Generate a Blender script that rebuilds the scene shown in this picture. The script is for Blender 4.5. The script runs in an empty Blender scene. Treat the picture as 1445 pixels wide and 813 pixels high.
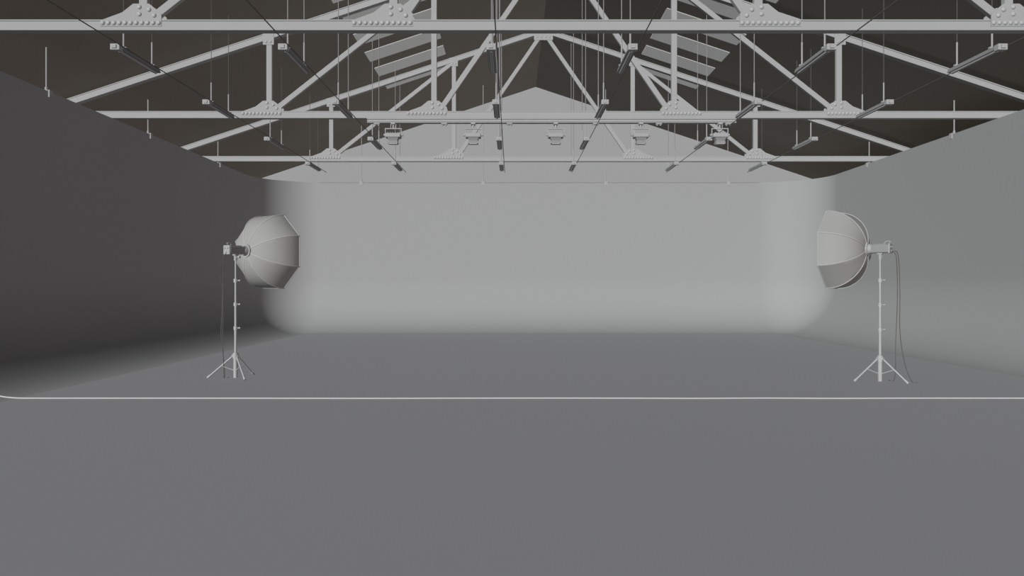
import bpy, bmesh, math
from mathutils import Vector, Matrix

sc = bpy.context.scene
try:
    sc.view_settings.view_transform = 'Standard'
except Exception:
    pass
COL = sc.collection
CZ = 1.68          # camera height
RX = 1.0           # ridge x
F = 1110.0

# ---------------------------------------------------------------- materials
def mat(name, col, rough=0.85, spec=0.12, noise=0.03, nscale=2.0, emit=0.0, metallic=0.0):
    m = bpy.data.materials.new(name); m.use_nodes = True
    nt = m.node_tree; b = nt.nodes['Principled BSDF']
    b.inputs['Roughness'].default_value = rough
    b.inputs['Metallic'].default_value = metallic
    b.inputs['Specular IOR Level'].default_value = spec
    tc = nt.nodes.new('ShaderNodeTexCoord')
    n = nt.nodes.new('ShaderNodeTexNoise'); n.inputs['Scale'].default_value = nscale
    n.inputs['Detail'].default_value = 3
    r = nt.nodes.new('ShaderNodeMapRange')
    r.inputs['To Min'].default_value = 1 - noise; r.inputs['To Max'].default_value = 1 + noise
    mx = nt.nodes.new('ShaderNodeVectorMath'); mx.operation = 'SCALE'
    mx.inputs[0].default_value = col[:3]
    nt.links.new(tc.outputs['Object'], n.inputs['Vector'])
    nt.links.new(n.outputs['Fac'], r.inputs['Value'])
    nt.links.new(r.outputs['Result'], mx.inputs['Scale'])
    nt.links.new(mx.outputs[0], b.inputs['Base Color'])
    if emit:
        nt.links.new(mx.outputs[0], b.inputs['Emission Color'])
        b.inputs['Emission Strength'].default_value = emit
    return m

M_CYC = mat('cyclorama_paint', (0.195, 0.199, 0.199), noise=0.008, nscale=0.3)
M_FLOOR = mat('studio_floor_paint', (0.222, 0.225, 0.233), noise=0.010, nscale=0.25)
M_ROOF = mat('dark_roof_lining', (0.160, 0.146, 0.125), noise=0.02, nscale=0.4)
M_STEEL = mat('painted_steel', (0.222, 0.227, 0.225), noise=0.02)
M_BOLT = mat('bolt_steel', (0.25, 0.255, 0.255), rough=0.6, spec=0.3)
M_DARK = mat('dark_metal', (0.07, 0.068, 0.064), rough=0.6)
M_MID = mat('grey_metal', (0.16, 0.162, 0.162), rough=0.6)
M_SKY = mat('skylight_glazing', (0.215, 0.22, 0.215), emit=0.66, noise=0.02)
M_FAB = mat('softbox_fabric', (0.205, 0.207, 0.202), rough=0.8, noise=0.02)
M_RIB = mat('softbox_rib', (0.25, 0.252, 0.248), rough=0.7)
M_DIFF = mat('diffuser_cloth', (0.28, 0.28, 0.275), rough=0.9)
M_WHITE = mat('white_rubber', (0.33, 0.335, 0.335), rough=0.7)
M_STAND = mat('stand_alloy', (0.24, 0.245, 0.245), rough=0.5, spec=0.3)

# ---------------------------------------------------------------- helpers
def finish(name, bm, m, parent=None, loc=(0, 0, 0), smooth=None, recalc=True):
    if recalc:
        bmesh.ops.recalc_face_normals(bm, faces=bm.faces)
    me = bpy.data.meshes.new(name); bm.to_mesh(me); bm.free()
    if m: me.materials.append(m)
    if smooth is not None:
        for p in me.polygons: p.use_smooth = True
        me.set_sharp_from_angle(angle=math.radians(smooth))
    o = bpy.data.objects.new(name, me); COL.objects.link(o)
    o.location = loc
    if parent: o.parent = parent
    return o

def empty(name, loc, label, category, group=None):
    o = bpy.data.objects.new(name, None); COL.objects.link(o); o.location = loc
    o.empty_display_size = 0.2
    tag(o, label, category, group); return o

def tag(o, label, category, group=None):
    o['label'] = label; o['category'] = category
    if group: o['group'] = group

def copy_tree(src, loc, parent=None):
    c = src.copy(); COL.objects.link(c)
    if parent: c.parent = parent
    else: c.location = loc
    for ch in src.children:
        copy_tree(ch, None, c)
    return c

def a_box(bm, c, s, bev=0.0, rot=None):
    r = bmesh.ops.create_cube(bm, size=1.0)
    vs = r['verts']
    for v in vs: v.co = Vector((v.co.x*s[0], v.co.y*s[1], v.co.z*s[2]))
    if bev:
        es = list({e for v in vs for e in v.link_edges})
        rr = bmesh.ops.bevel(bm, geom=es, offset=bev, segments=2, affect='EDGES', profile=0.5)
        vs = list({v for f in rr['faces'] for v in f.verts} | {v for v in vs if v.is_valid})
    for v in vs:
        if rot: v.co = rot @ v.co
        v.co += Vector(c)

def a_cyl(bm, p, q, r1, r2=None, seg=16):
    p = Vector(p); q = Vector(q); d = q-p
    if r2 is None: r2 = r1
    rot = d.to_track_quat('Z', 'Y').to_matrix()
    rings = []
    for (o, r) in ((p, r1), (q, r2)):
        rings.append([bm.verts.new(o + rot @ Vector((r*math.cos(2*math.pi*i/seg), r*math.sin(2*math.pi*i/seg), 0))) for i in range(seg)])
    for i in range(seg):
        j = (i+1) % seg
        bm.faces.new((rings[0][i], rings[0][j], rings[1][j], rings[1][i]))
    bm.faces.new(rings[0][::-1]); bm.faces.new(rings[1])

def a_tube(bm, pts, r, seg=8):
    pts = [Vector(p) for p in pts]
    prev = None; n0 = None
    for i, p in enumerate(pts):
        t = (pts[min(i+1, len(pts)-1)] - pts[max(i-1, 0)]).normalized()
        if n0 is None:
            a = Vector((0, 0, 1)) if abs(t.z) < 0.9 else Vector((1, 0, 0))
            n0 = t.cross(a).normalized()
        n0 = (n0 - t*n0.dot(t)).normalized()
        b = t.cross(n0)
        ring = [bm.verts.new(p + r*(n0*math.cos(2*math.pi*k/seg) + b*math.sin(2*math.pi*k/seg))) for k in range(seg)]
        if prev:
            for k in range(seg):
                l = (k+1) % seg
                bm.faces.new((prev[k], prev[l], ring[l], ring[k]))
        else:
            bm.faces.new(ring[::-1])
        prev = ring
    bm.faces.new(prev)

def catmull(pts, n=10):
    P = [Vector(p) for p in pts]; P = [2*P[0]-P[1]] + P + [2*P[-1]-P[-2]]
    out = []
    for i in range(1, len(P)-2):
        for k in range(n):
            t = k/n
            out.append(0.5*((2*P[i]) + (P[i+1]-P[i-1])*t + (2*P[i-1]-5*P[i]+4*P[i+1]-P[i+2])*t*t + (3*P[i]-P[i-1]-3*P[i+1]+P[i+2])*t**3))
    out.append(P[-2]); return out

def a_prism(bm, poly, y0, y1):
    """polygon in xz, extruded in y"""
    a = [bm.verts.new((x, y0, z)) for x, z in poly]
    b = [bm.verts.new((x, y1, z)) for x, z in poly]
    bm.faces.new(a); bm.faces.new(b[::-1])
    n = len(poly)
    for i in range(n):
        j = (i+1) % n
        bm.faces.new((a[i], b[i], b[j], a[j]))

def structure(o): o['kind'] = 'structure'; return o

# ---------------------------------------------------------------- room shell
XL, XR, YB = -9.47, 11.52, 30.0
R, RC, TOP, TH = 2.0, 2.1, 4.0+CZ, 0.12
prof = []
NF = 28
for i in range(NF+1):
    t = math.pi/2*i/NF
    prof.append((R-R*math.sin(t), R-R*math.cos(t)))
prof += [(0, R+0.08), (0, TOP), (-TH, TOP), (-TH, 0)]

def sweep(name, path):
    bm = bmesh.new(); prev = None
    for (p, n) in path:
        ring = [bm.verts.new((p[0]+n[0]*a, p[1]+n[1]*a, z)) for a, z in prof]
        if prev:
            for k in range(len(ring)-1):
                bm.faces.new((prev[k], prev[k+1], ring[k+1], ring[k]))
        prev = ring
    return structure(finish(name, bm, M_CYC, smooth=40, recalc=False))

YS = YB-RC
left = [((XL, y), (1, 0)) for y in (-3, 5, 12, 18, 24, YS-0.3)]
right = [((XR, y), (-1, 0)) for y in (YS-0.3, 24, 18, 12, 5, -3)]
back = [((XL, YS-0.3), (1, 0)), ((XL, YS-0.05), (1, 0))]
NA = 28
for i in range(NA+1):
    t = math.pi/2*i/NA
    back.append(((XL+RC-RC*math.cos(t), YS+RC*math.sin(t)), (math.cos(t), -math.sin(t))))
back += [((XL+RC+0.05, YB), (0, -1)), ((XR-RC-0.05, YB), (0, -1))]
for i in range(NA+1):
    t = math.pi/2*(1-i/NA)
    back.append(((XR-RC+RC*math.cos(t), YS+RC*math.sin(t)), (-math.cos(t), -math.sin(t))))
back += [((XR, YS-0.05), (-1, 0)), ((XR, YS-0.3), (-1, 0))]
sweep('wall_left', left); sweep('wall_right', right); sweep('wall_back', back)

bm = bmesh.new(); a_box(bm, (RX, 14.5, -0.05), (26.0, 38.0, 0.1))
structure(finish('floor', bm, M_FLOOR))

YG = 33.1; AP = 8.42+CZ; SL = 0.333
def roofz(xp): return AP-SL*abs(xp)       # world z of roof underside, xp relative to the ridge
e = 12.9
for s in (-1, 1):
    bm = bmesh.new()
    a_prism(bm, [(RX, AP), (RX+s*e, roofz(e)), (RX+s*e, roofz(e)+0.12), (RX, AP+0.12)], -4, YG+0.2)
    structure(finish('ceiling', bm, M_ROOF))
bm = bmesh.new()
g = 12.4
a_prism(bm, [(RX-g, 0), (RX+g, 0), (RX+g, roofz(g)), (RX, AP), (RX-g, roofz(g))], YG, YG+0.2)
structure(finish('wall_gable', bm, M_CYC))
for nm, s in (('wall_outer_left', -1), ('wall_outer_right', 1)):
    bm = bmesh.new(); a_box(bm, (RX+s*12.5, 14.6, (roofz(12.6))/2), (0.2, 37.2, roofz(12.6)))
    structure(finish(nm, bm, M_ROOF))

# top rail along the cyclorama edge
bm = bmesh.new(); a_box(bm, ((XL+XR)/2, YB-0.012, TOP-0.02), (XR-XL-2*RC, 0.024, 0.035))
structure(finish('trim_1', bm, M_MID))
# skylights
k = 0
for s in (-1, 1):
    for i in range(7):
        y1 = 26.5-1.6*i; y0 = y1-0.9
        bm = bmesh.new()
        xa, xb = 3.1, 5.2
        poly = [(RX+s*xa, roofz(xa)-0.001), (RX+s*xb, roofz(xb)-0.001), (RX+s*xb, roofz(xb)-0.02), (RX+s*xa, roofz(xa)-0.02)]
        a_prism(bm, poly, y0, y1)
        k += 1
        structure(finish('window_%d' % k, bm, M_SKY))

# ---------------------------------------------------------------- roof truss
def beam_mesh(p, q, w, d, name, parent, m=M_STEEL, y=0.0, flange=False):
    """p,q = (x,z) local; w in-plane width, d depth"""
    p = Vector((p[0], y, p[1])); q = Vector((q[0], y, q[1])); dv = q-p; L = dv.length
    ang = math.atan2(dv.z, dv.x)
    rot = Matrix.Rotation(-ang, 3, 'Y')
    bm = bmesh.new()
    a_box(bm, (p+q)/2, (L, d, w), bev=0.006, rot=rot)
    if flange:
        a_box(bm, (p+q)/2 + rot @ Vector((0, 0, -w/2+0.012)), (L, d+0.05, 0.024), rot=rot)
        a_box(bm, (p+q)/2 + rot @ Vector((0, 0, w/2-0.010)), (L, d+0.05, 0.020), rot=rot)
    return finish(name, bm, m, parent)

bm = bmesh.new()
bmesh.ops.create_uvsphere(bm, u_segments=12, v_segments=8, radius=0.036)
for v in bm.verts: v.co.y *= 0.7
BOLT = bpy.data.meshes.new('bolt'); bm.to_mesh(BOLT); bm.free(); BOLT.materials.append(M_BOLT)
for p in BOLT.polygons: p.use_smooth = True
def bolt(parent, x, y, z, s=1.0):
    o = bpy.data.objects.new('bolt', BOLT); COL.objects.link(o); o.parent = parent
    o.location = (x, y, z); o.scale = (s, s, s)

def rz(x): return 4.18-0.33*abs(x)
def build_truss(y):
    T = empty('roof_truss', (RX, y, CZ+4.0), 'light grey bolted steel roof truss with gusset plates spanning the studio', 'roof truss', 'steel roof trusses')
    CH = 0.165
    beam_mesh((-12.38, CH/2), (12.38, CH/2), CH, 0.12, 'bottom_chord', T, flange=True)
    for s in (-1, 1):
        beam_mesh((s*12.38, rz(12.38)), (0, rz(0)), 0.16, 0.12, 'rafter', T, flange=True)
        for px in (2.85, 6.76):
            beam_mesh((s*px, CH), (s*px, rz(px)-0.08), 0.13, 0.10, 'post', T, flange=False)
        beam_mesh((s*6.60, CH+0.06), (s*2.93, rz(2.85)-0.12), 0.12, 0.09, 'diagonal_brace', T)
        beam_mesh((s*2.69, CH+0.06), (s*0.07, rz(0)-0.14), 0.12, 0.09, 'diagonal_brace', T)
        for px in (2.85, 6.76):
            bm = bmesh.new()
            c = s*px
            poly = [(-.64, .055), (-.64, .145), (-.30, .27), (-.13, .405), (.12, .405), (.31, .25), (.31, .055)]
            poly = [(c - s*u, w) for u, w in poly]
            if s > 0: poly = poly[::-1]
            a_prism(bm, poly, -0.105, -0.087)
            a_prism(bm, poly, 0.087, 0.10)
            G = finish('gusset_plate', bm, M_STEEL, T)
            for i in range(11):
                bolt(G, c - s*(-.60+.087*i), -0.105, .105)
            for (u, w) in ((-.03, .35), (-.03, .24), (.12, .31), (.20, .22)):
                bolt(G, c - s*u, -0.105, w)
            bm = bmesh.new()
            a_prism(bm, [(c-.13, rz(px)-.22), (c+.13, rz(px)-.22), (c+.13, rz(px)+.05), (c-.13, rz(px)+.05)], -0.105, -0.087)
            G = finish('joint_plate', bm, M_STEEL, T)
            bolt(G, c-.05, -.105, rz(px)-.15, .8); bolt(G, c+.05, -.105, rz(px)-.15, .8)
    bm = bmesh.new()
    a_prism(bm, [(-.3, 3.85), (.3, 3.85), (.3, 4.08), (0, 4.2), (-.3, 4.08)], -0.105, -0.087)
    G = finish('joint_plate', bm, M_STEEL, T)
    for x in (-.2, -.07, .07, .2): bolt(G, x, -.105, 3.95, .8)
    return T
T1 = build_truss(12.33)
copy_tree(T1, (RX, 18.70, CZ+4.0))
copy_tree(T1, (RX, 25.10, CZ+4.0))

# ---------------------------------------------------------------- hanging linear fixtures
LANES = [-6.27, -3.62, -.33, 1.91, 5.05, 7.75]
YF = [12.5, 16.2, 20.2, 24.2]
HF = 3.84+CZ
for li, X in enumerate(LANES):
    top = min(roofz(X-RX-.012), roofz(X-RX+.012))-HF
    outer = li in (0, 5)
    T = empty('linear_light', (X, YF[0], HF), 'slim grey tube light hanging on two thin rods from the roof', 'ceiling light', 'hanging tube lights under the roof')
    bm = bmesh.new()
    a_prism(bm, [(-.065, -.06), (.065, -.06), (.045, .005), (-.045, .005)], 0.0, 1.4)
    finish('housing', bm, M_MID, T)
    bm = bmesh.new(); a_cyl(bm, (0, .05, -.07), (0, 1.35, -.07), .022)
    finish('tube', bm, M_STEEL, T, smooth=40)
    bm = bmesh.new(); a_box(bm, (0, -.03, -.045), (.15, .12, .10), bev=.008)
    a_box(bm, (0, -.10, -.045), (.07, .04, .06), bev=.005)
    finish('junction_box', bm, M_STEEL, T)
    for yy in (.2, 1.2):
        bm = bmesh.new(); a_cyl(bm, (0, yy, .005), (0, yy, top), .006 if outer else .009, seg=8)
        finish('rod', bm, M_DARK if outer else M_MID, T)
        bm = bmesh.new(); a_cyl(bm, (0, yy, .005), (0, yy, .42), .015, seg=8)
        a_box(bm, (0, yy, .02), (.10, .05, .025))
        finish('rod_sleeve', bm, M_STEEL, T)
    for y in YF[1:]:
        copy_tree(T, (X, y, HF))
    bm = bmesh.new(); a_cyl(bm, (X+.087, 10.0, HF-.02), (X+.087, 26.2, HF-.02), .009, seg=8)
    c = finish('conduit', bm, M_DARK)
    tag(c, 'thin dark electrical conduit linking the hanging tube lights', 'conduit', 'lighting conduits')

# ---------------------------------------------------------------- lighting bar + floods
BY = 18.70
bm = bmesh.new()
a_box(bm, (0, 0, -.055), (8.75, .12, .05), bev=.006)
a_box(bm, (0, 0, -.012), (8.75, .16, .024))
a_box(bm, (0, 0, -.098), (8.75, .16, .020))
BAR = finish('lighting_bar', bm, M_STEEL, loc=(.94, BY, CZ+4.0))
tag(BAR, 'long light grey lighting bar fixed under a roof truss', 'lighting bar')
for x in (-4.15, -2.55, -1.0, 1.05, 2.55, 4.2):
    bm = bmesh.new(); a_box(bm, (x, 0, -.125), (.14, .10, .034), bev=.005); a_cyl(bm, (x-.04, 0, -.14), (x-.04, 0, -.165), .02); a_cyl(bm, (x+.04, 0, -.14), (x+.04, 0, -.165), .02)
    finish('bracket', bm, M_STEEL, BAR)
FL = empty('flood_light', (-2.82, BY, CZ+3.892), 'small grey flood light hanging from the lighting bar on a yoke', 'flood light', 'flood lights on the lighting bar')
bm = bmesh.new()
a_box(bm, (0, 0, -.02), (.10, .18, .04), bev=.005)
a_cyl(bm, (-.06, 0, -.02), (-.06, 0, -.12), .010); a_cyl(bm, (.06, 0, -.02), (.06, 0, -.12), .010)
a_cyl(bm, (0, 0, -.02), (0, 0, -.12), .022)
a_box(bm, (0, 0, -.13), (.40, .04, .022))
a_box(bm, (-.19, 0, -.20), (.018, .04, .15)); a_box(bm, (.19, 0, -.20), (.018, .04, .15))
finish('yoke', bm, M_STEEL, FL)
bm = bmesh.new(); a_box(bm, (0, 0, -.30), (.36, .26, .10), bev=.015)
for i in range(5): a_box(bm, (-.12+.06*i, 0, -.24), (.012, .22, .03))
finish('housing', bm, M_STEEL, FL)
bm = bmesh.new()
vs = []
for z, w in ((-.35, .13), (-.42, .10), (-.49, .12)):
    vs.append([bm.verts.new((sx*w, sy*w*.8, z)) for sx, sy in ((-1, -1), (1, -1), (1, 1), (-1, 1))])
for a, b in zip(vs, vs[1:]):
    for i in range(4): bm.faces.new((a[i], a[(i+1) % 4], b[(i+1) % 4], b[i]))
bm.faces.new(vs[0][::-1]); bm.faces.new(vs[-1])
finish('reflector', bm, M_MID, FL)
bm = bmesh.new(); a_box(bm, (0, 0, -.495), (.20, .16, .012))
finish('lens', bm, M_WHITE, FL)
for sg in (-1, 1):
    bm = bmesh.new(); a_cyl(bm, (sg*.19, 0, -.28), (sg*.23, 0, -.28), .03)
    finish('knob', bm, M_STEEL, FL, smooth=40)
for x in (-.92, 1.04, 3.06, 4.94): copy_tree(FL, (x, BY, CZ+3.892))

# ---------------------------------------------------------------- suspension rods on the cyclorama edge
def sus(x, y, inward):
    top = roofz(x-RX)-TOP-.008
    T = empty('suspension_rod', (x, y, TOP), 'thin steel rod tying the cyclorama wall edge to the roof', 'rod', 'rods along the cyclorama top edge')
    bm = bmesh.new(); a_cyl(bm, (0, 0, 0.02), (0, 0, top), .016 if abs(inward[0]) else .012, seg=10)
    finish('rod', bm, M_STEEL, T, smooth=40)
    bm = bmesh.new()
    ix, iy = inward
    a_box(bm, (0, 0, .012), (.12, .12, .024))
    a_box(bm, (ix*.085, iy*.085, -.05), (.03 if ix else .12, .03 if iy else .12, .15), bev=.004)
    a_cyl(bm, (0, 0, .02), (0, 0, .09), .03, seg=10)
    finish('bracket', bm, M_STEEL, T)
for y in (16.1, 20.6, 25.5): sus(XL-.06, y, (1, 0))
for y in (16.1, 20.6, 25.5): sus(XR+.06, y, (-1, 0))
for x in (-5.75, -1.1, 3.58, 8.25): sus(x, YB+.06, (0, -1))

# ---------------------------------------------------------------- studio lights
def studio_light(px, py, ang, label, cab, dring, back_len, D=.70):
    """ang: heading measured from +Y towards +X (radians)"""
    T = empty('studio_light', (px, py, 0), label, 'studio light', 'softbox lights on stands')
    HH = CZ+.68
    a = Vector((math.sin(ang), math.cos(ang), 0))
    side = Vector((math.cos(ang), -math.sin(ang), 0)); up = Vector((0, 0, 1))
    O = Vector((0, 0, HH))
    def P(d, u, v): return O + a*d + side*u + up*v
    fr = Matrix((side, a, up)).transposed()   # local x=side, y=axis, z=up
    # lamp head
    bm = bmesh.new()
    L0, L1 = -back_len, dring-.05
    a_box(bm, P((L0+L1)/2, 0, 0), (.15, L1-L0, .15), bev=.02, rot=fr)
    a_box(bm, P((L0+L1)/2, 0, .08), (.05, (L1-L0)*.7, .02), bev=.004, rot=fr)
    head = finish('lamp_head', bm, M_MID, T)
    bm = bmesh.new(); a_box(bm, P(L0-.012, 0, 0), (.17, .03, .17), bev=.008, rot=fr)
    for u, v in ((-.04, .03), (.04, .03), (0, -.04)): a_cyl(bm, P(L0-.02, u, v), P(L0-.04, u, v), .015, seg=10)
    finish('control_panel', bm, M_STEEL, head)
    bm = bmesh.new(); a_tube(bm, catmull([P(L0+.02, 0, .08), P(L0-.01, 0, .12), P(L0+.05, 0, .13), P(L0+.10, 0, .08)], 6), .009)
    finish('handle', bm, M_STEEL, head, smooth=60)
    bm = bmesh.new(); a_cyl(bm, P(L1-.02, 0, 0), P(dring, 0, 0), .085, .10, seg=24)
    finish('mount', bm, M_STEEL, head, smooth=40)
    bm = bmesh.new(); a_cyl(bm, P(dring-.01, 0, 0), P(dring+.03, 0, 0), .125, seg=32)
    finish('speed_ring', bm, M_STEEL, head, smooth=40)
    # tilt bracket
    bm = bmesh.new(); a_cyl(bm, (0, 0, HH-.19), (0, 0, HH-.085), .03); a_box(bm, (0, 0, HH-.085), (.07, .09, .03), bev=.005, rot=fr)
    a_cyl(bm, P(0, 0, -.13), P(0, .09, -.13), .010, seg=8); a_cyl(bm, P(0, .09, -.13), P(0, .12, -.13), .02, seg=10)
    finish('tilt_bracket', bm, M_STEEL, T, smooth=40)
    # softbox canopy
    RR, r0, NS = .76, .11, 16
    def prad(s): return r0+(RR-r0)*math.sqrt(max(0, 1-(1-s)**2))**1.05
    ss = [1-math.cos(math.pi/2*i/NS) for i in range(NS+1)]
    bm = bmesh.new(); rings = []
    SUB = 6
    for s in ss:
        r = prad(s); ring = []
        for kx in range(8):
            t0 = math.radians(22.5+45*kx); t1 = math.radians(22.5+45*(kx+1))
            for j in range(SUB):
                f = j/SUB
                u = (1-f)*math.cos(t0)+f*math.cos(t1); v = (1-f)*math.sin(t0)+f*math.sin(t1)
                ring.append(bm.verts.new(P(dring+.02+D*s, r*u, r*v)))
        rings.append(ring)
    n = 8*SUB
    for A, B in zip(rings, rings[1:]):
        for i in range(n): bm.faces.new((A[i], A[(i+1) % n], B[(i+1) % n], B[i]))
    canopy = finish('softbox', bm, M_FAB, T, smooth=32)
    for kx in range(8):
        t = math.radians(22.5+45*kx)
        bm = bmesh.new()
        a_tube(bm, [P(dring+.02+D*s, (prad(s)+.006)*math.cos(t), (prad(s)+.006)*math.sin(t)) for s in ss], .011, 6)
        finish('rib', bm, M_RIB, canopy, smooth=60)
    bm = bmesh.new()
    pts = [P(dring+.02+D, RR*math.cos(math.radians(22.5+45*kx)), RR*math.sin(math.radians(22.5+45*kx))) for kx in range(8)]
    for kx in range(8): a_cyl(bm, pts[kx], pts[(kx+1) % 8], .010, seg=8)
    finish('rim', bm, M_RIB, canopy)
    bm = bmesh.new()
    bm.faces.new([bm.verts.new(P(dring+.0+D, .985*RR*math.cos(math.radians(22.5+45*kx)), .985*RR*math.sin(math.radians(22.5+45*kx)))) for kx in range(8)])
    finish('diffuser', bm, M_DIFF, canopy)
    # stand
    bm = bmesh.new()
    a_cyl(bm, (0, 0, .45), (0, 0, .92), .024); a_cyl(bm, (0, 0, .92), (0, 0, 1.36), .021)
    a_cyl(bm, (0, 0, 1.36), (0, 0, 1.80), .018); a_cyl(bm, (0, 0, 1.80), (0, 0, HH-.17), .015)
    pole = finish('stand_pole', bm, M_STAND, T, smooth=40)
    for z in (.92, 1.36, 1.80):
        bm = bmesh.new(); a_cyl(bm, (0, 0, z-.035), (0, 0, z+.03), .036); a_cyl(bm, (0, 0, z), (.07, 0, z), .010, seg=8)
        a_cyl(bm, (.06, 0, z), (.085, 0, z), .018, seg=10)
        finish('collar', bm, M_STAND, pole, smooth=40)
    bm = bmesh.new(); a_cyl(bm, (0, 0, 0.0), (0, 0, .40), .038); a_cyl(bm, (0, 0, .36), (0, 0, .46), .052)
    finish('base_column', bm, M_STAND, pole, smooth=40)
    for deg in (188, 308, 68):
        dx, dy = math.cos(math.radians(deg)), math.sin(math.radians(deg))
        bm = bmesh.new()
        a_cyl(bm, (dx*.05, dy*.05, .40), (dx*.47, dy*.47, .03), .016, seg=10)
        a_cyl(bm, (dx*.03, dy*.03, .40), (dx*.07, dy*.07, .40), .03, seg=10)
        a_cyl(bm, (dx*.035, dy*.035, .14), (dx*.25, dy*.25, .22), .009, seg=8)
        a_cyl(bm, (dx*.445, dy*.445, .052), (dx*.50, dy*.50, .004), .022, seg=10)
        finish('leg', bm, M_STAND, pole, smooth=40)
    # cables
    for pl in cab:
        pts = [P(L0-.03, 0, -.05)] + [Vector(p) for p in pl]
        bm = bmesh.new(); a_tube(bm, catmull(pts, 12), .006, 6)
        finish('power_cable', bm, M_DARK, T, smooth=60)

cabL = [[(-.17, -.15, 2.1), (-.17, -.16, 1.6), (-.18, -.15, .9), (-.18, -.12, .3), (-.17, -.1, .01), (-.12, .0, .009)],
        [(-.22, -.15, 2.05), (-.20, -.12, 1.5), (-.23, -.1, .8), (-.21, -.02, .3), (-.22, .05, .01), (-.27, .1, .009)]]
cabR = [[(.22, -.14, 2.2), (.25, -.12, 1.5), (.23, -.1, .7), (.25, -.05, .2), (.24, 0, .01), (.2, .1, .009)],
        [(.25, -.14, 2.25), (.29, -.13, 1.6), (.29, -.13, .9), (.36, -.15, .35), (.46, -.2, .03), (.54, -.25, .009)]]
studio_light(-5.12, 14.57, math.radians(31), 'light grey octagonal softbox on a tripod stand beside the dark wall', cabL, .23, .18, .66)
studio_light(6.56, 14.02, math.radians(-48), 'light grey octagonal softbox on a tripod stand beside the lit wall', cabR, .20, .16, .62)

# ---------------------------------------------------------------- floor cable
def fil(x):
    z = 0
    if x < XL+R: z = R-math.sqrt(max(0, R*R-(XL+R-x)**2))
    return z
pts = []
for (x, y) in [(-8.3, 12.06), (-8.0, 11.97), (-7.74, 11.89), (-7.45, 11.82), (-7.1, 11.79), (-6.5, 11.79), (-5, 11.79), (-3.5, 11.78), (-2, 11.77), (-.8, 11.79), (.6, 11.8), (1.7, 11.79), (2.8, 11.77), (3.8, 11.80), (4.8, 11.77), (6, 11.79), (7.5, 11.79), (8.9, 11.78)]:
    pts.append((x, y, fil(x)+.012))
bm = bmesh.new(); a_tube(bm, catmull(pts, 8), .0115, 8)
c = finish('floor_cable', bm, M_WHITE, smooth=60)
tag(c, 'thin pale cable lying across the studio floor', 'cable')

# ---------------------------------------------------------------- lights
def sun(name, to_light, E, col=(1, 1, 1), angle=5):
    l = bpy.data.lights.new(name, 'SUN'); l.energy = E; l.color = col; l.angle = math.radians(angle)
    l.use_shadow = False
    o = bpy.data.objects.new(name, l); COL.objects.link(o)
    o.rotation_euler = Vector(to_light).to_track_quat('Z', 'Y').to_euler()
    o.location = (0, 0, 20)
sun('key_sun', (-.5, -.8, .36), 5.8, (1, 1, 1))
sun('fill_sun', (.72, -.55, -.32), .74, (1, .87, .87))
sun('top_sun', (.3, 0, 1), .22, (.85, .78, 1), 60)
w = bpy.data.worlds.new('world'); sc.world = w; w.use_nodes = True
w.node_tree.nodes['Background'].inputs[0].default_value = (.05, .047, .053, 1)
w.node_tree.nodes['Background'].inputs[1].default_value = 1.0

cam = bpy.data.cameras.new('camera'); co = bpy.data.objects.new('camera', cam); COL.objects.link(co)
co.location = (0, 0, CZ); co.rotation_euler = (math.radians(90), 0, 0)
cam.sensor_width = 36; cam.lens = F/1445*36; cam.shift_y = -0.001
cam.clip_end = 200
sc.camera = co
